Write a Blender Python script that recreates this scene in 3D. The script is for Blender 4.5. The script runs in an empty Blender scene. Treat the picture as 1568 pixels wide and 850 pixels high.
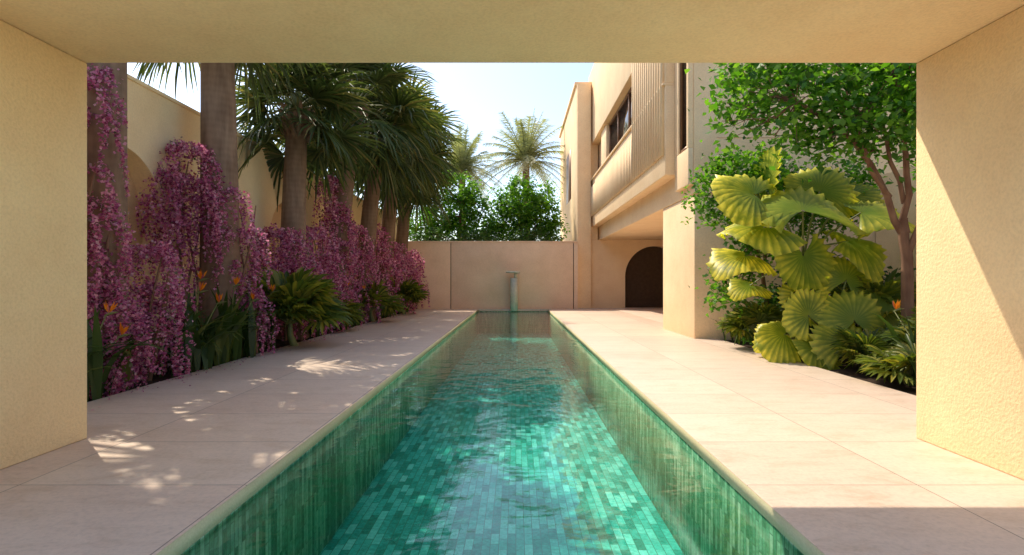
import bpy, math, random
import numpy as np
from mathutils import Vector
random.seed(7); rng=np.random.default_rng(7)
S=bpy.context.scene
S.view_settings.view_transform='Standard'; S.view_settings.look='None'; S.view_settings.exposure=0

# ---------------------------------------------------------------- helpers
def link(o,parent=None):
    S.collection.objects.link(o)
    if parent: o.parent=parent
    return o
def empty(name):
    return link(bpy.data.objects.new(name,None))
def mesh_obj(name,V,F,mat,parent=None,smooth=False,attr=None):
    V=np.asarray(V,dtype=np.float32).reshape(-1,3); F=np.asarray(F,dtype=np.int32).reshape(-1,4)
    me=bpy.data.meshes.new(name)
    me.vertices.add(len(V)); me.vertices.foreach_set('co',V.ravel())
    me.loops.add(F.size); me.loops.foreach_set('vertex_index',F.ravel())
    me.polygons.add(len(F)); me.polygons.foreach_set('loop_start',np.arange(0,F.size,4,dtype=np.int32))
    me.polygons.foreach_set('loop_total',np.full(len(F),4,dtype=np.int32))
    if smooth: me.polygons.foreach_set('use_smooth',np.ones(len(F),dtype=bool))
    me.update(calc_edges=True); me.validate()
    if attr is not None:
        a=me.attributes.new('rad','FLOAT','POINT'); a.data.foreach_set('value',np.asarray(attr,dtype=np.float32))
    me.materials.append(mat)
    return link(bpy.data.objects.new(name,me),parent)
class MB:
    def __init__(s): s.V=[];s.F=[];s.n=0;s.A=[]
    def add(s,V,F,A=None):
        V=np.asarray(V,dtype=float).reshape(-1,3);F=np.asarray(F,dtype=int).reshape(-1,4)
        s.V.append(V);s.F.append(F+s.n);s.n+=len(V)
        s.A.append(np.zeros(len(V)) if A is None else np.asarray(A,dtype=float))
    def obj(s,name,mat,parent=None,smooth=False,attr=False):
        return mesh_obj(name,np.concatenate(s.V),np.concatenate(s.F),mat,parent,smooth,np.concatenate(s.A) if attr else None)
    def box(s,x0,x1,y0,y1,z0,z1):
        V=[(x0,y0,z0),(x1,y0,z0),(x1,y1,z0),(x0,y1,z0),(x0,y0,z1),(x1,y0,z1),(x1,y1,z1),(x0,y1,z1)]
        s.add(V,[(0,3,2,1),(4,5,6,7),(0,1,5,4),(1,2,6,5),(2,3,7,6),(3,0,4,7)])
def box(name,x0,x1,y0,y1,z0,z1,mat,parent=None,bev=0.0):
    m=MB();m.box(x0,x1,y0,y1,z0,z1);o=m.obj(name,mat,parent)
    if bev:
        b=o.modifiers.new('bevel','BEVEL');b.width=bev;b.segments=2
    return o
def tube(m,pts,rad,n=8,A=None):
    pts=np.asarray(pts,dtype=float);k=len(pts)
    T=np.gradient(pts,axis=0);T/=np.linalg.norm(T,axis=1)[:,None]+1e-9
    V=[]
    ref=np.array([0.3,1,0.1]) if abs(T[0][2])>.5 else np.array([0,0,1.])
    for i in range(k):
        a=np.cross(T[i],ref);a/=np.linalg.norm(a)+1e-9;b=np.cross(T[i],a)
        for j in range(n):
            t=2*math.pi*j/n
            V.append(pts[i]+rad[i]*(math.cos(t)*a+math.sin(t)*b))
    F=[]
    for i in range(k-1):
        for j in range(n):
            F.append((i*n+j,i*n+(j+1)%n,(i+1)*n+(j+1)%n,(i+1)*n+j))
    m.add(V,F)
def nrm(v):
    v=np.asarray(v,dtype=float);return v/(np.linalg.norm(v,axis=-1,keepdims=True)+1e-9)

# ---------------------------------------------------------------- materials
class NT:
    def __init__(s,name):
        s.m=bpy.data.materials.new(name);s.m.use_nodes=True;s.t=s.m.node_tree;s.t.nodes.clear()
        s.out=s.t.nodes.new('ShaderNodeOutputMaterial')
    def n(s,typ,inp=None,**kw):
        nd=s.t.nodes.new('ShaderNode'+typ)
        for k,v in kw.items(): setattr(nd,k,v)
        for k,v in (inp or {}).items():
            if isinstance(v,bpy.types.NodeSocket): s.t.links.new(v,nd.inputs[k])
            else: nd.inputs[k].default_value=v
        return nd
    def surf(s,sock): s.t.links.new(sock,s.out.inputs['Surface']);return s.m
    def ramp(s,fac,stops):
        r=s.n('ValToRGB',{'Fac':fac});e=r.color_ramp.elements
        while len(e)<len(stops): e.new(.5)
        for el,(p,c) in zip(e,stops): el.position=p;el.color=(*c,1)
        return r.outputs['Color']
    def mix(s,fac,a,b,mode='MIX'):
        nd=s.n('MixRGB',{'Fac':fac,'Color1':a,'Color2':b},blend_type=mode);return nd.outputs[0]
def c4(c): return (*c,1)
def stucco(name,col,bump=.35,fine=45.,rough=.9,var=.12):
    t=NT(name);tc=t.n('TexCoord').outputs['Object']
    n1=t.n('TexNoise',{'Vector':tc,'Scale':.9,'Detail':7.,'Roughness':.7}).outputs['Fac']
    n2=t.n('TexNoise',{'Vector':tc,'Scale':fine,'Detail':3.,'Roughness':.65}).outputs['Fac']
    d=tuple(x*(1-var*k) for x,k in zip(col,(1.,1.5,2.2)));l=tuple(min(1,x*(1+var*.6)) for x in col)
    c=t.ramp(n1,[(.3,d),(.7,l)])
    c=t.mix(.35,c,t.ramp(n2,[(.3,tuple(x*.7 for x in col)),(.6,col)]))
    b=t.n('Bump',{'Height':n2,'Strength':bump,'Distance':.02}).outputs[0]
    p=t.n('BsdfPrincipled',{'Base Color':c,'Roughness':rough,'Normal':b,'Specular IOR Level':.2})
    return t.surf(p.outputs[0])
def plain(name,col,rough=.5,metal=0.,spec=.5):
    t=NT(name);tc=t.n('TexCoord').outputs['Object']
    n=t.n('TexNoise',{'Vector':tc,'Scale':6.,'Detail':3.}).outputs['Fac']
    c=t.ramp(n,[(.3,tuple(x*.8 for x in col)),(.7,tuple(min(1,x*1.1) for x in col))])
    return t.surf(t.n('BsdfPrincipled',{'Base Color':c,'Roughness':rough,'Metallic':metal,'Specular IOR Level':spec}).outputs[0])
def leafmat(name,stops,trans=.4,rough=.45,tcol=None,useattr=False):
    t=NT(name)
    r=t.n('NewGeometry').outputs['Random Per Island']
    c=t.ramp(r,stops)
    if useattr:
        a=t.n('Attribute',attribute_name='rad').outputs['Fac']
        tc=t.n('TexCoord').outputs['Object']
        nz=t.n('TexNoise',{'Vector':tc,'Scale':5.,'Detail':3.}).outputs['Fac']
        nz=t.n('MapRange',{'Value':nz,'From Min':.3,'From Max':.65,'To Min':.3,'To Max':1.3}).outputs[0]
        a=t.n('Math',{0:a,1:nz},operation='MULTIPLY',use_clamp=True).outputs[0]
        c=t.mix(a,c,c4(useattr))
    pr=t.n('BsdfPrincipled',{'Base Color':c,'Roughness':rough,'Specular IOR Level':.35})
    tc_=t.mix(1.,c,c4(tcol or (1.6,1.7,.7)),'MULTIPLY')
    tr=t.n('BsdfTranslucent',{'Color':tc_})
    return t.surf(t.n('MixShader',{0:trans,1:pr.outputs[0],2:tr.outputs[0]}).outputs[0])
def travertine(name,col):
    t=NT(name);tc=t.n('TexCoord').outputs['Object']
    mp=t.n('Mapping',{'Vector':tc,'Location':(.35,.3,0)}).outputs[0]
    br=t.n('TexBrick',{'Vector':mp,'Color1':(0,0,0,1),'Color2':(1,1,1,1),'Mortar':(.5,.5,.5,1),'Scale':1.,'Mortar Size':.0045,'Mortar Smooth':.1,'Bias':0.,'Brick Width':1.65,'Row Height':1.12},offset=0.,squash=1.)
    off=t.n('VectorMath',{0:tc,1:t.n('VectorMath',{0:br.outputs['Color'],1:(7.,5.,3.)},operation='MULTIPLY').outputs[0]},operation='ADD').outputs[0]
    st=t.n('Mapping',{'Vector':off,'Scale':(.8,2.,1.)}).outputs[0]
    n1=t.n('TexNoise',{'Vector':st,'Scale':2.6,'Detail':8.,'Roughness':.76,'Distortion':.6}).outputs['Fac']
    n2=t.n('TexNoise',{'Vector':tc,'Scale':26.,'Detail':3.,'Roughness':.7}).outputs['Fac']
    c=t.ramp(n1,[(.30,tuple(x*k for x,k in zip(col,(.80,.72,.62)))),(.5,col),(.70,tuple(min(1,x*1.12) for x in col))])
    c=t.mix(.35,c,t.ramp(n2,[(.3,tuple(x*.64 for x in col)),(.55,col)]))
    c=t.mix(.06,c,br.outputs['Color'],'OVERLAY')
    c=t.mix(br.outputs['Fac'],c,c4(tuple(x*.36 for x in col)))
    b=t.n('Bump',{'Height':n2,'Strength':.25,'Distance':.01}).outputs[0]
    rr=t.n('MapRange',{'Value':n1,'To Min':.36,'To Max':.62}).outputs[0]
    return t.surf(t.n('BsdfPrincipled',{'Base Color':c,'Roughness':rr,'Normal':b,'Specular IOR Level':.4}).outputs[0])
def tiles(name,wall):
    t=NT(name);tc=t.n('TexCoord').outputs['Object']
    sp=t.n('SeparateXYZ',{0:tc})
    if wall:
        a=t.n('Math',{0:sp.outputs['X'],1:sp.outputs['Y']},operation='ADD').outputs[0]
        v=t.n('CombineXYZ',{0:sp.outputs['Z'],1:a}).outputs[0];bw,rh=.40,.055
        stops=[(0,(.05,.20,.10)),(.25,(.10,.32,.17)),(.55,(.19,.47,.28)),(.85,(.38,.62,.40)),(1,(.64,.76,.50))]
    else:
        v=t.n('CombineXYZ',{0:sp.outputs['Y'],1:sp.outputs['X']}).outputs[0];bw,rh=.25,.09
        stops=[(0,(.005,.20,.14)),(.25,(.02,.36,.28)),(.6,(.06,.55,.45)),(.88,(.18,.74,.63)),(1,(.50,.88,.76))]
    br=t.n('TexBrick',{'Vector':v,'Color1':(0,0,0,1),'Color2':(1,1,1,1),'Mortar':(.5,.5,.5,1),'Scale':1.,'Mortar Size':.004,'Mortar Smooth':.2,'Bias':0.,'Brick Width':bw,'Row Height':rh},offset=.5)
    n1=t.n('TexNoise',{'Vector':tc,'Scale':.9,'Detail':2.}).outputs['Fac']
    n2=t.n('TexNoise',{'Vector':tc,'Scale':22.,'Detail':3.,'Roughness':.7}).outputs['Fac']
    f=t.n('MixRGB',{'Fac':.2,'Color1':br.outputs['Color'],'Color2':n1}).outputs[0]
    c=t.ramp(f,stops)
    c=t.mix(.55,c,t.ramp(n2,[(.3,(0,0,0)),(.5,(.5,.5,.5)),(.7,(1,1,1))]),'SOFT_LIGHT')
    c=t.mix(br.outputs['Fac'],c,(.04,.22,.15,1) if not wall else (.10,.24,.14,1))
    return t.surf(t.n('BsdfPrincipled',{'Base Color':c,'Roughness':.25}).outputs[0])

M_port=stucco('cream_stucco_portico',(.98,.735,.43),.45,38.)
M_wall=stucco('cream_stucco_wall',(.94,.72,.43),.3,30.)
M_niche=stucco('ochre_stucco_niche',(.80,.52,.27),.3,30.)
M_villa=stucco('sand_stucco_villa',(.97,.71,.44),.2,26.)
M_end=stucco('pink_beige_stucco',(.92,.67,.48),.2,26.)
M_stone=travertine('travertine',(.70,.54,.415))
M_cop=stucco('coping_edge',(.66,.60,.36),.2,50.)
M_floor=tiles('pool_floor_mosaic',False);M_pw=tiles('pool_wall_mosaic',True)
M_soil=stucco('dark_soil',(.045,.03,.022),1.,14.,1.,.4)
M_sand=stucco('sand_ground',(.45,.37,.27),.4,8.)
M_dark=plain('dark_brown_backing',(.08,.05,.03),.9)
M_bronze=plain('bronze_frame',(.24,.12,.06),.4,.3)
M_glass=plain('dark_window_glass',(.08,.06,.045),.06,0,.9)
M_metal=plain('brushed_brass',(.50,.44,.34),.4,.7)
def trunkmat(name,a,b,sc,wm=.15):
    t=NT(name);tc=t.n('TexCoord').outputs['Object']
    w=t.n('TexWave',{'Vector':tc,'Scale':sc,'Distortion':3.5,'Detail':3.,'Detail Scale':2.},bands_direction='Z').outputs['Fac']
    mp=t.n('Mapping',{'Vector':tc,'Scale':(9.,9.,1.5)}).outputs[0]
    n=t.n('TexNoise',{'Vector':mp,'Scale':1.,'Detail':5.}).outputs['Fac']
    c=t.mix(wm,t.ramp(n,[(.3,a),(.7,b)]),t.ramp(w,[(0,a),(1,b)]))
    bm=t.n('Bump',{'Height':n,'Strength':.35,'Distance':.03}).outputs[0]
    return t.surf(t.n('BsdfPrincipled',{'Base Color':c,'Roughness':.85,'Normal':bm}).outputs[0])
M_trunk=trunkmat('palm_trunk_bark',(.15,.085,.048),(.28,.175,.11),2.2)
M_bark=trunkmat('reddish_bark',(.13,.06,.035),(.27,.15,.09),1.)
M_palm=leafmat('fan_palm_leaf',[(0,(.035,.055,.018)),(.5,(.07,.10,.03)),(.85,(.12,.15,.05)),(1,(.24,.20,.08))],.35)
M_date=leafmat('hazy_date_palm_leaf',[(0,(.22,.24,.15)),(1,(.34,.34,.22))],.4)  # pale leaf green with the haze of the far palms mixed into the colour
M_pet=plain('petiole_green',(.17,.19,.06),.5)
M_flow=leafmat('magenta_flowers',[(0,(.20,.03,.09)),(.25,(.46,.11,.25)),(.6,(.66,.25,.40)),(.9,(.82,.50,.60)),(1,(.10,.14,.04))],.45,.7,(1.25,1.,1.1))
M_lic=leafmat('ruffled_fan_leaf',[(0,(.05,.12,.012)),(.5,(.10,.19,.02)),(1,(.18,.28,.035))],.45,.38,(1.9,1.8,.4),useattr=(.80,.72,.10))
M_cyc=leafmat('yellow_green_leaf',[(0,(.05,.09,.018)),(.6,(.13,.17,.03)),(1,(.34,.31,.06))],.45,.4,(1.7,1.6,.5))
M_green=leafmat('bright_green_leaf',[(0,(.03,.09,.012)),(.5,(.07,.19,.02)),(1,(.16,.30,.04))],.5,.35,(1.9,2.0,.5))
M_dgreen=leafmat('deep_green_leaf',[(0,(.025,.07,.015)),(.6,(.05,.12,.025)),(1,(.09,.17,.05))],.35,.4)
M_blade=leafmat('strap_leaf',[(0,(.025,.05,.012)),(.6,(.055,.095,.022)),(1,(.14,.16,.04))],.35,.4)
M_orange=leafmat('orange_petals',[(0,(.7,.16,.01)),(.8,(.85,.33,.02)),(1,(.3,.05,.2))],.3,.5,(1.2,1.1,.8))

# ---------------------------------------------------------------- ground, pool, paving
PX0,PX1,PY0,PY1=-1.98,1.70,-1.,30.1
m=MB();Z=-.16;B=600
def q(m,x0,x1,y0,y1,z): m.add([(x0,y0,z),(x1,y0,z),(x1,y1,z),(x0,y1,z)],[(0,1,2,3)])
q(m,-B,PX0-.1,-B,B,Z);q(m,PX1+.1,B,-B,B,Z);q(m,PX0-.1,PX1+.1,-B,PY0-.1,Z);q(m,PX0-.1,PX1+.1,PY1+.1,B,Z)
m.obj('ground',M_sand)
pool=empty('swimming_pool')
PZ=-1.28
m=MB();q(m,PX0-.03,PX1+.03,PY0-.03,PY1+.03,PZ);m.obj('pool_floor',M_floor,pool)
m=MB()
m.box(PX0-.15,PX0-.012,PY0-.15,PY1+.15,PZ-.1,-.118);m.box(PX1+.012,PX1+.15,PY0-.15,PY1+.15,PZ-.1,-.118)
m.box(PX0-.012,PX1+.012,PY0-.15,PY0-.012,PZ-.1,-.118);m.box(PX0-.012,PX1+.012,PY1+.012,PY1+.15,PZ-.1,-.118)
m.obj('pool_walls',M_pw,pool)
t=NT('pool_water_surface');tc=t.n('TexCoord').outputs['Object']
na=t.n('TexNoise',{'Vector':tc,'Scale':1.3,'Detail':3.,'Distortion':.5}).outputs['Fac']
nb=t.n('TexNoise',{'Vector':tc,'Scale':7.,'Detail':2.}).outputs['Fac']
hh=t.n('Math',{0:na,1:t.n('Math',{0:nb,1:.12},operation='MULTIPLY').outputs[0]},operation='ADD').outputs[0]
bm=t.n('Bump',{'Height':hh,'Strength':.45,'Distance':.06}).outputs[0]
fr=t.n('Fresnel',{'IOR':1.38,'Normal':bm}).outputs[0]
g=t.n('BsdfGlossy',{'Color':(1,1,1,1),'Roughness':.09,'Normal':bm}).outputs[0]
tr=t.n('BsdfTransparent',{'Color':(.86,1,.975,1)}).outputs[0]
M_water=t.surf(t.n('MixShader',{0:fr,1:tr,2:g}).outputs[0])
m=MB();q(m,PX0-.01,PX1+.01,PY0-.01,PY1+.01,-.135);m.obj('pool_water',M_water)

pav=empty('terrace_paving')
def slab(nm,x0,x1,y0,y1): box(nm,x0,x1,y0,y1,-.115,0,M_stone,pav,.006)
slab('left_terrace',-5.3,PX0,-14,30.4);slab('right_terrace',PX1,5.23,-14,34)
slab('far_terrace',PX0+.001,PX1-.001,PY1,30.4);slab('rear_terrace',PX0+.001,PX1-.001,-14,PY0)
slab('loggia_floor',5.231,10,14.8,34)
m=MB();m.box(PX0-.001,PX0+.004,PY0,PY1,-.113,-.008);m.box(PX1-.004,PX1+.001,PY0,PY1,-.113,-.008);m.obj('coping_face',M_cop,pav)
def bed(name,x0,x1,y0,y1):
    nx=int((x1-x0)/.12)+2;ny=int((y1-y0)/.12)+2
    gx,gy=np.meshgrid(np.linspace(x0,x1,nx),np.linspace(y0,y1,ny))
    gz=-.05+rng.normal(0,.013,gx.shape)
    V=np.stack([gx,gy,gz],-1).reshape(-1,3)
    i=np.arange(ny-1)[:,None]*nx+np.arange(nx-1)[None,:]
    F=np.stack([i,i+1,i+nx+1,i+nx],-1).reshape(-1,4)
    mesh_obj(name,V,F,M_soil)
bed('planting_bed',-6.85,-5.302,5.5,30.4);bed('planting_bed',5.232,9.3,4.5,14.72)

# ---------------------------------------------------------------- portico (foreground frame)
P=empty('portico')
YO=5.42;YB=3.1
box('left_wall',-4.7,-4.08,YB,YO,0,3.57,M_port,P,.012)
box('right_wall',3.81,4.5,YB,YO,0,3.57,M_port,P,.012)
box('ceiling_slab',-6.9,7,YB,YO,3.572,3.77,M_port,P,.012)
box('parapet',-6.9,7,5.2,5.87,3.775,4.5,M_port,P,.012)

# ---------------------------------------------------------------- arched walls
def arched(m,mb,mapf,s0,s1,top,arches,depth,closed=True):
    def quad(mm,pts): mm.add([mapf(*p) for p in pts],[(0,1,2,3)])
    cur=s0
    for a0,a1,spring in arches:
        quad(m,[(cur,0,0),(a0,0,0),(a0,top,0),(cur,top,0)])
        r=(a1-a0)/2;c=(a0+a1)/2;N=28
        ss=[c-r*math.cos(math.pi*i/N) for i in range(N+1)];zz=[spring+r*math.sin(math.pi*i/N) for i in range(N+1)]
        for i in range(N):
            quad(m,[(ss[i],zz[i],0),(ss[i+1],zz[i+1],0),(ss[i+1],top,0),(ss[i],top,0)])
            quad(m,[(ss[i],zz[i],0),(ss[i+1],zz[i+1],0),(ss[i+1],zz[i+1],depth),(ss[i],zz[i],depth)])
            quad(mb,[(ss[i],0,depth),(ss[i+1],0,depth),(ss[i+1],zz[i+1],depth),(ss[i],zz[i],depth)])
        for a in (a0,a1): quad(m,[(a,0,0),(a,spring,0),(a,spring,depth),(a,0,depth)])
        cur=a1
    quad(m,[(cur,0,0),(s1,0,0),(s1,top,0),(cur,top,0)])
W=empty('courtyard_wall')
m=MB();mb=MB()
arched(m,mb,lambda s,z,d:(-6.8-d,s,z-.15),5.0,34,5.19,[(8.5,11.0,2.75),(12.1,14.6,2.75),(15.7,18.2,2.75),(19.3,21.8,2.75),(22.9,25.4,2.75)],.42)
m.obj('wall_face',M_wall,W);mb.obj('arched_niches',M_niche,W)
box('wall_core',-7.6,-7.24,5.0,34,-.15,5.03,M_wall,W)
box('wall_cap',-7.62,-6.76,5.0,34,5.04,5.11,M_wall,W,.01)
E=empty('pool_end_wall')
for nm,a,b in (('panel_left',-6.79,-3.50),('panel_middle',-3.46,3.06),('panel_right',3.10,3.32)):
    box(nm,a,b,30.4,30.7,-.1,3.56,M_end,E,.012)
box('recessed_joint_backing',-6.7,3.3,30.46,30.66,-.1,3.5,M_dark,E)
box('coping_cap',-6.79,3.3,30.37,30.73,3.565,3.62,M_end,E,.008)
box('garden_wall',9.3,9.6,4,14.7,-.15,4.2,M_wall,None,.01)

# ---------------------------------------------------------------- villa
Vl=empty('villa_building')
box('upper_mass',4.60,12,14.7,33,3.76,13.7,M_villa,Vl,.01)
box('ground_floor_block',4.63,12,14.75,17.9,-.1,3.757,M_villa,Vl,.01)
box('loggia_side_wall',10.0,12,17.9,31.5,-.1,3.757,M_villa,Vl)
m=MB();mb=MB()
arched(m,mb,lambda s,z,d:(s,31.5+d,z),3.35,9.99,3.757,[(6.05,9.4,1.75)],.5)
m.obj('arch_wall',M_villa,Vl);mb.obj('arch_shade_panel',M_dark,Vl)  # flat dark panel behind the arch; the interior's shade is put into its colour
box('far_block',3.35,4.55,31.52,43,-.1,12.3,M_villa,Vl,.01)
box('far_block_parapet',3.25,4.57,31.45,43.1,12.303,12.5,M_villa,Vl,.01)
box('far_pilaster',3.36,4.1,31.1,31.49,-.1,12.28,M_villa,Vl,.01)
box('far_window',3.33,3.36,34.5,37.5,6.5,9.5,M_bronze,Vl)
box('bay_lower_band',4.2,4.597,16,32.8,4.48,7.0,M_villa,Vl,.01)
box('bay_sill',4.12,4.597,16,32.8,7.003,7.07,M_villa,Vl,.008)
box('bay_pier',4.2,4.597,16,20.2,7.073,9.05,M_villa,Vl,.01)
box('bay_end_pier',4.2,4.597,32.4,32.8,7.073,9.05,M_villa,Vl,.01)
box('bay_mid_pier',4.35,4.597,27.4,29.0,7.073,9.05,M_villa,Vl,.01)
box('bay_upper_band',4.2,4.597,16,32.8,9.053,13.2,M_villa,Vl,.01)
box('bay_window_glass',4.56,4.59,20.25,27.3,7.2,9.0,M_glass,Vl)
m=MB()
for y in (20.25,22.6,25.,27.25): m.box(4.48,4.575,y,y+.1,7.12,9.04)
m.box(4.48,4.575,20.36,27.24,7.12,7.22);m.box(4.48,4.575,20.36,27.24,8.94,9.04);m.obj('bay_window_frame',M_bronze,Vl)
m=MB()
y=16.1
while y<32.6:
    top=12.9 if y<20.1 else 6.6
    m.box(4.11,4.203,y,y+.19,5.05,top);y+=.30
m.obj('vertical_slats',M_villa,Vl)
box('corner_skin_lower',4.46,4.597,14.72,15.97,4.0,4.95,M_villa,Vl,.01)
box('corner_skin_edge',4.46,4.597,14.72,14.88,4.953,13,M_villa,Vl,.01)
box('corner_skin_inner',4.46,4.597,15.62,15.97,4.953,13,M_villa,Vl,.01)
box('corner_window_glass',4.57,4.595,14.9,15.6,4.96,13,M_glass,Vl)
m=MB();m.box(4.5,4.58,14.885,14.96,4.96,13);m.box(4.5,4.58,15.54,15.615,4.96,13);m.box(4.5,4.58,14.97,15.53,4.96,5.05);m.box(4.5,4.58,14.97,15.53,8.0,8.1);m.obj('corner_window_frame',M_bronze,Vl)
m=MB()
for z in (5.2,6.6,8.0): m.box(5.2,12,14.68,14.699,z,z+.012)
m.obj('facade_score_lines',M_end,Vl)

# ---------------------------------------------------------------- water spout
Sp=empty('water_spout')
box('post',-.30,.10,29.78,29.98,-.1,1.66,M_metal,Sp,.015)
box('spout_blade',-.52,.22,29.35,30.05,1.90,2.0,M_metal,Sp,.015)
box('post_neck',-.10,.08,29.8,29.96,1.662,1.898,M_metal,Sp,.005)

# ---------------------------------------------------------------- foliage generators
def fan_leaf(m,hub,axis,normal,R,nseg=26,spread=2.5,droop=.5,split=.5,wob=.06,wd=1.):
    u=nrm(axis);n=np.asarray(normal,float);n=nrm(n-np.dot(n,u)*u);v=np.cross(n,u)
    an=np.linspace(-spread,spread,nseg);da=an[1]-an[0]
    V=[];F=[];A=[]
    rs=np.array([.04,split,.8,1.]);ws=np.array([.03,split*math.tan(da/2)*1.02,.38*math.tan(da/2)*wd,.004])
    k=0
    for a in an:
        a2=a+random.gauss(0,wob*.6)
        RR=R*(1-.12*(abs(a)/spread)**2)*random.uniform(.88,1.05)
        d=math.cos(a2)*u+math.sin(a2)*v;sd=-math.sin(a2)*u+math.cos(a2)*v
        dr=droop*random.uniform(.6,1.5)
        for j in range(4):
            c=hub+d*rs[j]*RR+n*(.12*RR*math.sin(rs[j]*2)*(1-abs(a)/spread*.5))
            c=c-np.array([0,0,1.])*dr*RR*max(0,rs[j]-.35)**1.8
            w=ws[j]*RR
            V+= [c-sd*w+n*w*.5,c-n*w*.3,c+sd*w+n*w*.5];A+=[rs[j]]*3
        for j in range(3):
            b=k+j*3
            F+=[(b,b+1,b+4,b+3),(b+1,b+2,b+5,b+4)]
        k+=12
    m.add(V,F,A)
def fan_palm(x,y,h,tr,nleaf,pl,R,lean=(0,0),seed=0,span=128):
    random.seed(seed)
    o=empty('fan_palm_tree')
    m=MB();k=14
    pts=[];rad=[]
    for i in range(k):
        f=i/(k-1);pts.append((x+lean[0]*f*f,y+lean[1]*f*f,-.1+(h+.1)*f));rad.append(tr*(1.12-.32*f+.25*math.exp(-f*14)))
    tube(m,pts,rad,20);m.obj('trunk',M_trunk,o,True)
    top=np.array(pts[-1]);m=MB();mp=MB()
    mb=MB()
    for i in range(34):
        a=i*2.4;z=-.75*(1-i/34)+.15;e=np.array([math.cos(a),math.sin(a),1.3])
        b=top+np.array([math.cos(a)*tr*.72,math.sin(a)*tr*.72,z])
        tube(mb,[b,b+e*.10,b+e*.24],[.09,.07,.02],5)
    mb.obj('leaf_bases',M_trunk,o)
    for i in range(nleaf):
        f=(i+.5)/nleaf;a=i*2.39996+random.uniform(-.25,.25)
        el=math.radians(80-f*span+random.uniform(-10,10))
        d=np.array([math.cos(a)*math.cos(el),math.sin(a)*math.cos(el),math.sin(el)])
        L=pl*random.uniform(.7,1.25)
        p0=top+np.array([0,0,.25]);p1=p0+d*L*.55;p2=p0+d*L-np.array([0,0,.15*L])
        tube(mp,[p0,p1,p2],[.035,.022,.014],4)
        ax=nrm(d-np.array([0,0,random.uniform(.1,.55)]));nn=np.array([0,0,1.])+.45*np.array([random.gauss(0,1),random.gauss(0,1),0])
        if abs(ax[2])>.85: nn=np.array([d[0],d[1],.3])
        fan_leaf(m,p2,ax,nn,R*random.uniform(.8,1.15),32,2.1,random.uniform(.25,.8),.38,.09,.8)
    mp.obj('petioles',M_pet,o,True);m.obj('fronds',M_palm,o)
    return o
fan_palm(-6.02,8.3,8.4,.28,30,1.3,1.35,(.1,0),1)
fan_palm(-6.02,11.6,7.6,.36,34,1.4,1.4,(-.1,0),2,140)
fan_palm(-5.98,15.2,5.85,.33,36,1.1,1.3,(.1,.1),3)
fan_palm(-5.9,18.7,7.0,.33,42,1.6,1.5,(.6,0),4)
fan_palm(-5.9,22.2,7.2,.33,42,1.6,1.6,(.6,0),5,135)
fan_palm(-5.9,25.6,7.6,.33,40,1.6,1.6,(.6,0),6,138)
fan_palm(-5.9,28.8,6.9,.33,34,1.4,1.5,(.5,0),8,138)

def date_palm(x,y,h,L,seed):
    random.seed(seed);o=empty('date_palm_tree');m=MB()
    tube(m,[(x,y,-.1),(x+.1,y,h*.5),(x,y,h)],[.3,.24,.26],12);m.obj('trunk',M_trunk,o,True)
    m=MB();mp=MB();top=np.array([x,y,h])
    N=60
    for i in range(N):
        f=(i+.5)/N;a=i*2.39996+random.uniform(-.3,.3);el=math.radians(82-f*95+random.uniform(-8,8))
        LL=L*random.uniform(.75,1.15);pts=[];cv=random.uniform(.28,.5)
        for j in range(9):
            t=j/8;r=LL*t
            pts.append(top+np.array([math.cos(a)*math.cos(el)*r,math.sin(a)*math.cos(el)*r,math.sin(el)*r-cv*LL*t*t*(.3+math.cos(el))]))
        tube(mp,pts,[.035*(1-j/9.) for j in range(9)],4)
        pts=np.array(pts)
        for j in range(44):
            t=.1+.9*j/44;s=t*8;i0=min(7,int(s));p=pts[i0]+(pts[i0+1]-pts[i0])*(s-i0);T=nrm(pts[i0+1]-pts[i0])
            side=nrm(np.cross(T,[0,0,1.]))
            for sg in (-1,1):
                d=nrm(side*sg*.9+T*.6+np.array([0,0,random.uniform(-.5,.2)]));l=.7*(1-.45*t)*random.uniform(.8,1.1)
                w=T*.028
                m.add([p-w,p+w,p+d*l+w*.3-np.array([0,0,.15*l]),p+d*l-w*.3-np.array([0,0,.15*l])],[(0,1,2,3)])
    mp.obj('rachises',M_pet,o);m.obj('fronds',M_date,o)
date_palm(.7,40,9.9,4.1,11);date_palm(-4.0,42,9.6,3.9,12)

def leaf_quads(P,size,up=.5,elong=2.0,face=None):
    n=len(P)
    d=nrm(rng.normal(size=(n,3))*np.array([1,1,.6]));
    nn=rng.normal(size=(n,3))+np.array([0,0,up*2]);nn=nn-np.sum(nn*d,1)[:,None]*d;nn=nrm(nn)
    s=np.cross(nn,d);L=size*rng.uniform(.6,1.25,n)[:,None];w=L/elong/2*1.1
    p0=P-d*L*.5;p2=P+d*L*.5-np.array([0,0,1])*L*.12;mid=P-d*L*.05+nn*w*.35
    V=np.stack([p0,mid+s*w,p2,mid-s*w],1).reshape(-1,3)
    F=np.arange(4*n).reshape(-1,4)
    return V,F
def blob_points(blobs,n,clump=26,cr=.22):
    P=[];vol=np.array([b[3]**2.2 for b in blobs]);vol=vol/vol.sum()
    for b,v in zip(blobs,vol):
        k=max(1,int(n*v/clump))
        d=nrm(rng.normal(size=(k,3)));r=b[3]*rng.uniform(.35,1.08,k)**.6
        sq=b[4] if len(b)>4 else 1.
        c=np.array(b[:3])+d*r[:,None]*np.array([1,1,sq])
        sz=rng.uniform(.5,1.3,k)
        p=c[:,None,:]+rng.normal(size=(k,clump,3))*cr*sz[:,None,None]
        P.append(p.reshape(-1,3))
    return np.concatenate(P)
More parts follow.
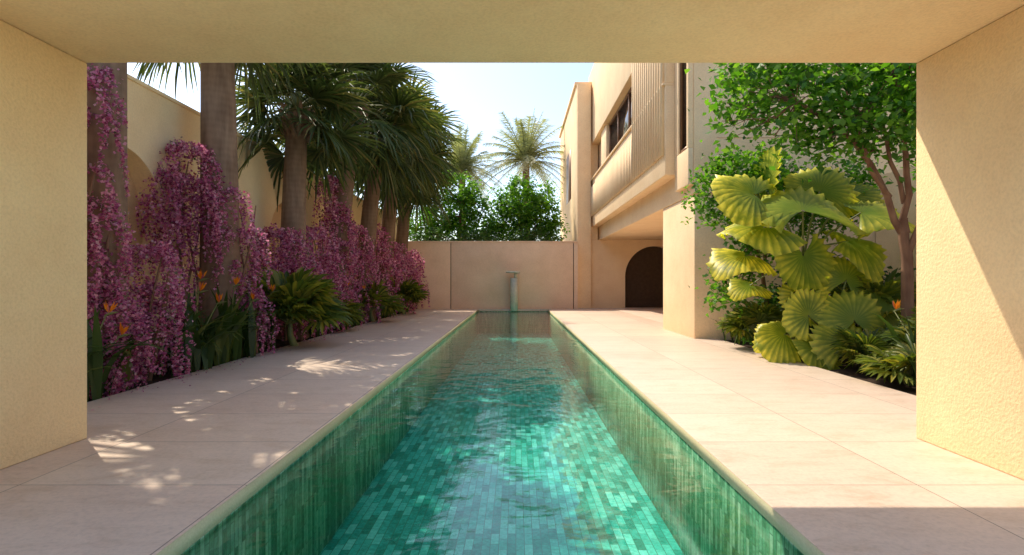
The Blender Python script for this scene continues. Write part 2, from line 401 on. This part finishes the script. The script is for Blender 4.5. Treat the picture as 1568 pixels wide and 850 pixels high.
def tree(name,stems,blobs,n,size,mat,clump=26,cr=.22,elong=2.,bark=None,twigs=True):
    o=empty(name);m=MB()
    tips=[]
    for pts,r0,r1 in stems:
        pts=np.array(pts,float);k=len(pts);P=[]
        for i in range(k-1):
            for f in (0,.33,.66): P.append(pts[i]*(1-f)+pts[i+1]*f+rng.normal(size=3)*.03)
        P.append(pts[-1]);tube(m,P,np.linspace(r0,r1,len(P)),8);tips+=P[len(P)//2:]
    tips=np.array(tips)
    for b in blobs:
        c=np.array(b[:3]);t=tips[np.argmin(np.linalg.norm(tips-c,axis=1))]
        for _ in range(5 if twigs else 2):
            e=c+nrm(rng.normal(size=3))*b[3]*.8;mid=(t+c)/2+rng.normal(size=3)*.12
            tube(m,[t,mid,(mid+e)/2+rng.normal(size=3)*.06,e],[r1*.8,r1*.55,r1*.35,.006],5)
    m.obj('trunk_and_limbs',bark or M_bark,o,True)
    P=blob_points(blobs,n,clump,cr);V,F=leaf_quads(P,size,.5,elong)
    mesh_obj('leaves',V,F,mat,o)
    return o
tree('leafy_tree',[([(.3,33.2,-.1),(.35,33.2,3.2),(.2,33.2,5.5)],.16,.05),([(.35,33.2,2.8),(1.1,33,4.6)],.1,.04)],
     [(.4,33.2,5.7,1.4),(-.8,33.2,5.0,1.1),(1.5,33.2,5.2,1.1),(.3,33.,6.8,.8),(1.6,33.4,6.4,.8),(-.7,33.1,6.2,.6),(2.1,33.2,4.4,.8),(-1.3,33.2,4.1,.9),(.5,33.2,4.3,1.0)],9500,.22,M_green,22,.2)
tree('leafy_tree',[([(-3.4,33.6,-.1),(-3.4,33.6,4.),(-3.2,33.6,6)],.16,.05)],
     [(-3.4,33.6,5.4,1.3),(-2.5,33.4,6.0,1.0),(-4.6,33.6,5.2,1.2),(-2.3,33.6,4.6,1.),(-3.3,33.6,6.9,1.),(-4.,33.6,4.,1.1),(-5.6,33.6,4.8,1.1),(-4.6,33.6,7.0,1.0)],9000,.22,M_green,22,.2)
tree('hedge',[([(-2,32,-.1),(-2,32,3.4)],.08,.03),([(1,32,-.1),(1,32,3.2)],.08,.03)],
     [(-5.5+.95*i,32+.3*math.sin(i*3),3.5+.35*math.sin(i*2.1),.7) for i in range(9)],6000,.18,M_dgreen,20,.18)
tree('flowering_tree',[([(7.0,10.2,-.1),(6.95,10.1,1.6),(6.8,10,2.6)],.12,.08),
      ([(6.85,10.05,2.2),(6.3,9.9,3.3),(5.7,9.7,3.9),(4.7,9.5,4.5)],.065,.025),
      ([(6.85,10.05,2.3),(6.75,9.8,3.3),(6.5,9.5,4.3),(6.2,9.4,5.2)],.065,.025),
      ([(6.9,10.05,1.9),(7.2,9.8,3.1),(7.15,9.5,4.2),(7.2,9.5,5)],.06,.025),
      ([(6.5,9.95,2.95),(5.9,9.6,3.6),(5.4,9.3,4.6)],.045,.02),([(6.8,9.95,2.9),(6.3,9.7,3.9),(5.9,9.6,4.9)],.045,.02)],
     [(3.85,9.6,4.7,.6),(4.6,9.4,4.35,.7),(5.3,9.3,4.25,.7),(5.9,9.2,4.35,.75),(6.6,9.3,4.5,.8),(7.2,9.5,4.4,.8),(7.5,10,3.7,.6),(3.7,9.5,4.1,.35),
      (4.3,9.8,5.3,.8),(5.3,9.8,5.2,.9),(6.3,9.8,5.5,1.),(7.3,9.8,5.4,1.),(6.1,9.9,3.75,.35),(5.1,9.6,3.8,.3)],8400,.15,M_green,14,.19,1.7)
tree('small_tree',[([(5.9,13.2,-.1),(5.7,13.1,1.6),(5.3,13,2.8),(4.9,12.9,3.6)],.06,.02),([(5.7,13.1,1.6),(5.9,13,3),(5.9,12.9,4.1)],.05,.02)],
     [(4.45,12.9,3.5,.5),(4.9,12.9,3.9,.55),(5.5,12.9,4.0,.6),(6.1,12.9,3.6,.6),(4.75,12.9,3.05,.4),(4.9,12.7,1.7,.5),(4.75,12.6,1.15,.42),(5.3,12.7,2.3,.5),(7.6,13,3.6,.7),(6.9,13.1,3.2,.8)],6500,.13,M_green,18,.15,1.7)
tree('garden_shrub',[([(6.8,12.8,-.1),(6.9,12.8,1)],.05,.02),([(8,12,-.1),(8,12,1)],.05,.02)],
     [(6.3,13.0,.8,.7),(7.1,13.0,1.1,.8),(8.,12.6,.8,.7),(8.6,11.6,.8,.7),(5.7,13.2,.6,.5),(8.6,12.8,1.0,.6)],6000,.16,M_dgreen,18,.15,2.2)

# pleated round fan leaves
def round_fan(m,hub,axis,normal,R,spread=2.6,droop=.25,np_=22):
    u=nrm(axis);n=np.asarray(normal,float)+np.array([random.gauss(0,.16),random.gauss(0,.16),random.gauss(0,.12)]);n=nrm(n-np.dot(n,u)*u);v=np.cross(n,u)
    K=np_*2+1;rs=[.03,.25,.5,.75,.93,1.0];V=[];A=[];F=[]
    ph=random.uniform(0,6);ph2=random.uniform(0,6);cup=random.uniform(-.06,.14)
    yl=random.uniform(.6,1.4)
    for i in range(K):
        a=-spread+2*spread*i/(K-1);jag=random.uniform(.92,1.04)
        for j,r in enumerate(rs):
            rr=r*R*(1-.10*(abs(a)/spread)**3+.05*math.sin(a*2+ph2))
            if j>=4: rr*=jag
            if j==5: rr*=(1.03 if i%2 else .89)
            pl=(.045*R*r*(1 if i%2 else -1))
            bow=.07*R*math.sin(r*2.2)-cup*R*r*r*(1-math.cos(a)) + .09*R*r*r*math.sin(a*2.2+ph)
            dz=droop*R*r**2.6*(1+.6*math.sin(a*3+ph2))
            c=hub+(math.cos(a)*u+math.sin(a)*v)*rr+n*(pl+bow)-np.array([0,0,1.])*dz
            V.append(c);A.append(min(1,yl*(min(1,max(0,(r-.3)*1.3))*(.95 if i%2 else .4)+ (.2 if i%2 else 0))))
    nr=len(rs)
    for i in range(K-1):
        for j in range(nr-1):
            b=i*nr+j;F.append((b,b+1,b+nr+1,b+nr))
    m.add(V,F,A)
def fan_plant(name,C,leaves,seed,round_=True):
    random.seed(seed);o=empty(name);m=MB();mp=MB();C=np.array(C,float)
    for lf in leaves:
        c,R,nn,dr=lf[:4]
        c=np.array(c,float);d=c-C;ax=nrm(d)
        if len(lf)>4: ax=nrm(lf[4]);hub=c
        else: hub=c-ax*R*.2 if round_ else c-ax*R*.4
        mid=(C+hub)/2+np.array([0,0,.12])
        tube(mp,[C,mid,hub],[.028,.02,.014],6)
        if round_: round_fan(m,hub,ax,nn,R,random.uniform(2.0,2.7),dr)
        else: fan_leaf(m,hub,ax,nn,R,22,1.9,.45,.5,.03,1.6)
    tube(mp,[(C[0]+.1,C[1]+.1,-.1),(C[0],C[1],C[2]*.5),C],[.09,.07,.05],8)
    mp.obj('stems',M_pet,o,True);m.obj('fan_leaves',M_lic if round_ else M_cyc,o,False,True)
up=(-.15,-.6,.8);cam=(0,-1,.2)
# (hub, radius, normal, droop, axis)
fan_plant('ruffled_fan_palm',(5.85,11.6,1.9),[
 ((4.75,11.3,3.2),.98,(.1,-.5,.9),.2,(-1,.1,.4)),
 ((5.55,11.0,2.85),1.15,(0,-.55,.85),.2,(0,.85,.55)),
 ((4.9,11.2,2.55),.9,(.05,-.4,.95),.22,(-1,-.1,-.1)),
 ((5.5,10.9,2.0),.78,(0,-1,.15),.0,(0,-.1,-1)),
 ((6.85,11.3,2.85),1.0,(.05,-.5,.9),.25,(1,-.1,0)),
 ((4.6,11.4,2.0),.72,(.05,-.35,.95),.3,(-1,-.2,-.2)),
 ((6.3,11.8,3.35),.8,(-.1,-.7,.7),.15,(.6,.4,.8)),
 ((5.4,12.3,3.6),.85,(.95,-.3,.1),.05,(0,.2,1)),
 ((7.1,12.2,3.3),.75,(-.2,-.7,.7),.2,(.8,.2,.5)),
 ((6.7,11.5,2.3),.75,(.1,-.5,.85),.35,(1,-.2,-.3)),
 ((5.0,12,3.0),.6,(0,-.7,.7),.2,(-.7,.4,.7)),
 ((5.55,10.9,1.2),.55,cam,.0,(-.1,-.2,-1)),
 ((4.9,11.9,1.4),.45,(0,-.5,.8),.3,(-1,-.3,-.2))],21)
fan_plant('ruffled_fan_palm',(6.0,10.9,.2),[
 ((5.45,10.6,.85),.56,(0,-.9,.5),.05,(-.3,.3,1)),((6.25,10.5,.75),.7,(0,-.8,.6),.1,(.1,.5,.9)),((5.95,10.2,.35),.7,(0,-.6,.8),.2,(0,.6,.6)),
 ((5.1,10.8,.48),.6,up,.3,(-1,0,.1)),((6.9,10.8,1.),.66,(.1,-.7,.7),.3,(.9,.2,.3)),
 ((6.75,10.4,.5),.6,(.2,-.7,.7),.3,(1,-.2,.1)),((5.2,11.2,.35),.5,up,.3,(-1,.3,.2)),((5.45,10.35,.25),.5,up,.25,(-.8,-.3,.1)),((6.5,9.9,.35),.55,up,.3,(.6,-.4,.1)),
 ((6.5,11.2,1.5),.6,(0,-.8,.6),.2,(.4,.3,.8))],22)
def rosette(x,y,n,R,pl,seed,h=.3):
    random.seed(seed);L=[]
    for i in range(n):
        a=i*2.4;el=random.uniform(.1,1.2);d=np.array([math.cos(a)*math.cos(el),math.sin(a)*math.cos(el),math.sin(el)])
        L.append((np.array([x,y,h])+d*(pl+R*.5),R*random.uniform(.8,1.15),(d[0]*-.6,d[1]*-.6-.2,.9),.3))
    fan_plant('small_fan_palm',(x,y,h),L,seed,False)
rosette(-5.2,13.1,32,.95,.55,31,.5);rosette(-5.3,20.8,20,.8,.5,32,.4);rosette(-5.1,25.5,22,.85,.5,33,.5);rosette(8.2,9.5,16,.6,.5,34)
rosette(5.9,9.6,14,.5,.25,35,.1);rosette(-5.6,16.9,18,.75,.4,36);rosette(7.2,11.4,20,.7,.5,37,.6);rosette(5.4,12.6,18,.6,.35,38,.3);rosette(5.8,8.4,14,.5,.25,39,.1);rosette(6.8,9.0,18,.65,.35,40,.3)

def clump(x,y,n,L,w,flowers,seed,spread=.35):
    random.seed(seed);o=empty('bird_of_paradise');m=MB();mf=MB();ms=MB()
    for i in range(n):
        a=random.uniform(0,6.283);tilt=random.uniform(.05,.75);l=L*random.uniform(.6,1.1)
        b=np.array([x+random.gauss(0,spread*.5),y+random.gauss(0,spread),-.05])
        d=np.array([math.cos(a),math.sin(a),0.]);s=np.array([-math.sin(a),math.cos(a),0.])
        V=[];F=[]
        for j in range(7):
            t=j/6;ang=tilt*(.3+1.3*t*t);p=b+d*l*t*math.sin(ang)+np.array([0,0,l*t*math.cos(ang)])
            ww=w*(.35+1.5*t*(1-t)*2)*(1-t**5)+.002
            V+=[p-s*ww+np.array([0,0,ww*.3]),p,p+s*ww+np.array([0,0,ww*.3])]
        for j in range(6):
            k=j*3;F+=[(k,k+1,k+4,k+3),(k+1,k+2,k+5,k+4)]
        m.add(V,F)
    for (fx,fy,fz) in flowers:
        p=np.array([fx,fy,fz]);tube(ms,[(x,y,0),((x+fx)/2,(y+fy)/2,fz*.6),p],[.014,.011,.009],5)
        tube(ms,[p-[.02,0,.01],p+[.06,0,.02],p+[.17,0,.04]],[.012,.02,.003],5)
        for k in range(7):
            e=nrm(np.array([random.uniform(-.6,.7),random.uniform(-.4,.4),1.]));l=random.uniform(.12,.2);sd=nrm(np.cross(e,[0.2,1,0]))*.02
            q0=p+np.array([.03,0,.02]);mf.add([q0,q0+e*l*.5+sd,q0+e*l,q0+e*l*.5-sd],[(0,1,2,3)])
    m.obj('blades',M_blade,o);
    if flowers: ms.obj('flower_stems',M_pet,o,True);mf.obj('flowers',M_orange,o)
clump(-5.7,7.4,55,1.25,.05,[(-5.4,7.5,1.05),(-5.3,7.6,.75)],41)
clump(-5.55,9.7,64,1.4,.055,[(-5.25,9.4,1.3),(-5.4,9.7,1.5),(-5.2,9.9,1.1)],42)
clump(-5.5,10.9,64,1.45,.055,[(-5.3,10.7,1.4),(-5.2,11.2,1.1)],43)
clump(-5.6,12.1,40,1.3,.05,[(-5.2,12.1,1.25)],44)
clump(-5.6,15.5,40,1.2,.05,[(-5.2,15.4,1.3)],45);clump(-5.6,17.6,40,1.2,.05,[(-5.2,17.4,1.3)],46)
clump(-5.6,19.4,30,1.1,.05,[(-5.2,19.4,1.2)],47);clump(-5.6,23,40,1.1,.05,[],48);clump(-5.5,27.5,40,1.1,.05,[],49)
clump(6.2,8.5,50,1.25,.045,[(6.25,9.4,1.0)],51);clump(7.2,8.8,44,1.3,.05,[],52);clump(6.6,9.6,26,.9,.04,[],53);clump(5.55,13.8,24,.8,.04,[],54);clump(5.9,7.7,30,.9,.04,[],55)

def climber(subs,seed,L=(.55,1.35),fs=.045,dens=115,stem=(0,0),base=True):
    r=np.random.default_rng(seed);P=[];o=empty('bougainvillea');m=MB();fs=fs*1.15
    zt=max(s[2] for s in subs)
    for k in range(3):
        a=r.uniform(0,6.28);pts=[(stem[0]+.2*math.cos(a+z),stem[1]+.2*math.sin(a+z),z) for z in np.linspace(-.1,zt*.9,8)]
        tube(m,pts,np.linspace(.035,.012,8),5)
    for (x,y,z,rad,hgt,ns) in subs:
        for i in range(int(ns*1.0)):
            a=r.uniform(0,6.283);rr=rad*math.sqrt(r.uniform(.1,1));z0=z-(rr/rad)**2*rad*.5-r.uniform(0,1)*hgt
            s=np.array([x+rr*math.cos(a)*.5,y+rr*math.sin(a)*.5,z0]);d=np.array([math.cos(a),math.sin(a),0])
            l=r.uniform(*L);n=int(dens*l);t=r.uniform(0,1,n)
            out=rr*.75+r.uniform(.02,.28)
            c=s[None]+d[None]*(out*np.sin(np.minimum(t*2.5,1.57)))[:,None]+np.array([0,0,1.])*(.16*np.sin(np.minimum(t*7,3.14))-l*t**1.15)[:,None]
            c[:,0]+=.03*np.sin(t*6+a*3)
            wd=.028*(1.15-t**2*.9)*(fs/.045)**.6
            P.append(c+r.normal(size=(n,3))*wd[:,None])
    P=np.concatenate(P);P=P[P[:,2]>-.04];V,F=leaf_quads(P,fs,0.,1.25)
    m.obj('stems',M_bark,o);mesh_obj('blossoms',V,F,M_flow,o)
climber([(-6.15,8.0,3.4,.34,.3,26),(-6.0,8.0,2.8,.34,.4,32),(-6.1,7.8,2.2,.42,.5,42),(-5.85,8.0,1.5,.40,.5,42),(-5.9,7.7,.9,.4,.4,38),(-5.95,7.95,4.5,.22,.3,14),(-5.98,7.95,3.9,.2,.2,8)],61,fs=.047,stem=(-6,8.1))
climber([(-5.72,8.9,2.1,.30,.2,24),(-5.65,9.05,1.6,.34,.5,30),(-5.65,8.8,1.0,.34,.4,28)],62,fs=.047,stem=(-5.7,9))
climber([(-6.45,11.1,4.25,.40,.15,32),(-6.65,11.0,3.7,.33,.3,26),(-6.3,11.0,3.5,.40,.4,36),(-6.45,11.0,2.8,.30,.2,18)],63,fs=.05,dens=95,stem=(-6.4,11.2))
climber([(-5.75,11.6,3.4,.28,.2,16),(-5.6,11.5,2.7,.32,.3,20),(-5.75,11.6,1.9,.28,.3,14),(-5.4,11.7,1.3,.28,.3,16)],64,fs=.05,dens=95,stem=(-5.6,11.8))
climber([(-6.1,14.5,2.9,.4,.2,30),(-5.6,14.4,2.8,.42,.3,30),(-5.75,14.3,2.1,.5,.4,36),(-5.5,14.5,1.5,.4,.3,28)],65,fs=.06,dens=68,stem=(-5.75,14.7))
climber([(-5.8,16.3,3.1,.5,.3,36),(-5.6,16.6,2.3,.5,.5,38),(-5.6,16.2,1.4,.45,.4,32)],66,fs=.065,dens=58,stem=(-5.8,16.5))
climber([(-5.9,18.2,4.9,.35,.3,28),(-5.75,18.2,4.0,.42,.5,36),(-5.7,18.2,2.9,.5,.5,38),(-5.6,18.4,1.7,.5,.6,38)],67,fs=.07,dens=52,stem=(-5.8,18.5))
climber([(-5.75,20.2,3.6,.5,.3,36),(-5.6,20.7,2.7,.55,.5,38),(-5.6,20.2,1.6,.5,.6,36)],68,fs=.075,dens=50,stem=(-5.8,20.5))
climber([(-5.75,22.7,3.8,.55,.3,38),(-5.6,23.6,2.8,.6,.5,42),(-5.6,23,1.6,.6,.6,42)],69,fs=.08,dens=44,stem=(-5.8,23))
climber([(-5.7,25.8,3.4,.6,.3,38),(-5.5,27,2.9,.65,.5,46),(-5.5,26.3,1.6,.65,.6,46)],70,fs=.085,dens=40,stem=(-5.8,26.3))
climber([(-5.5,29,3.2,.6,.3,38),(-5.4,29.2,2.,.6,.6,42)],71,fs=.085,dens=40,stem=(-5.6,29.2))
# fallen petals gathered along the bed edge
n=260;Pp=np.stack([-5.28+np.abs(rng.normal(0,.22,n)),rng.uniform(6.5,24,n),np.full(n,.012)],-1)
Vp,Fp=leaf_quads(Pp,.035,6.,1.3);Vp[:,2]=np.clip(Vp[:,2],.004,.02);mesh_obj('fallen_petals',Vp,Fp,M_flow)

# ---------------------------------------------------------------- sky, sun, camera
d=Vector((.53,-.555,-1.)).normalized()
sun=bpy.data.lights.new('sun','SUN');sun.energy=5.;sun.angle=math.radians(.5);sun.color=(1,.90,.74)
so=link(bpy.data.objects.new('sun',sun));so.rotation_euler=d.to_track_quat('-Z','Y').to_euler()
w=bpy.data.worlds.new('World');S.world=w;w.use_nodes=True;nt=w.node_tree
bg=nt.nodes['Background'];sk=nt.nodes.new('ShaderNodeTexSky');sk.sky_type='NISHITA';sk.sun_disc=False
sk.sun_elevation=math.asin(-d.z);sk.sun_rotation=math.atan2(-d.x,-d.y);sk.air_density=1.;sk.dust_density=1.6;sk.ozone_density=1.
nt.links.new(sk.outputs[0],bg.inputs[0]);bg.inputs[1].default_value=.28
cd=bpy.data.cameras.new('camera');co=link(bpy.data.objects.new('camera',cd));S.camera=co
co.location=(0,0,1.5);co.rotation_euler=(math.radians(90),0,0);cd.lens=20;cd.sensor_width=36
cd.shift_x=-.0038;cd.shift_y=.0032;cd.clip_start=.05;cd.clip_end=2000
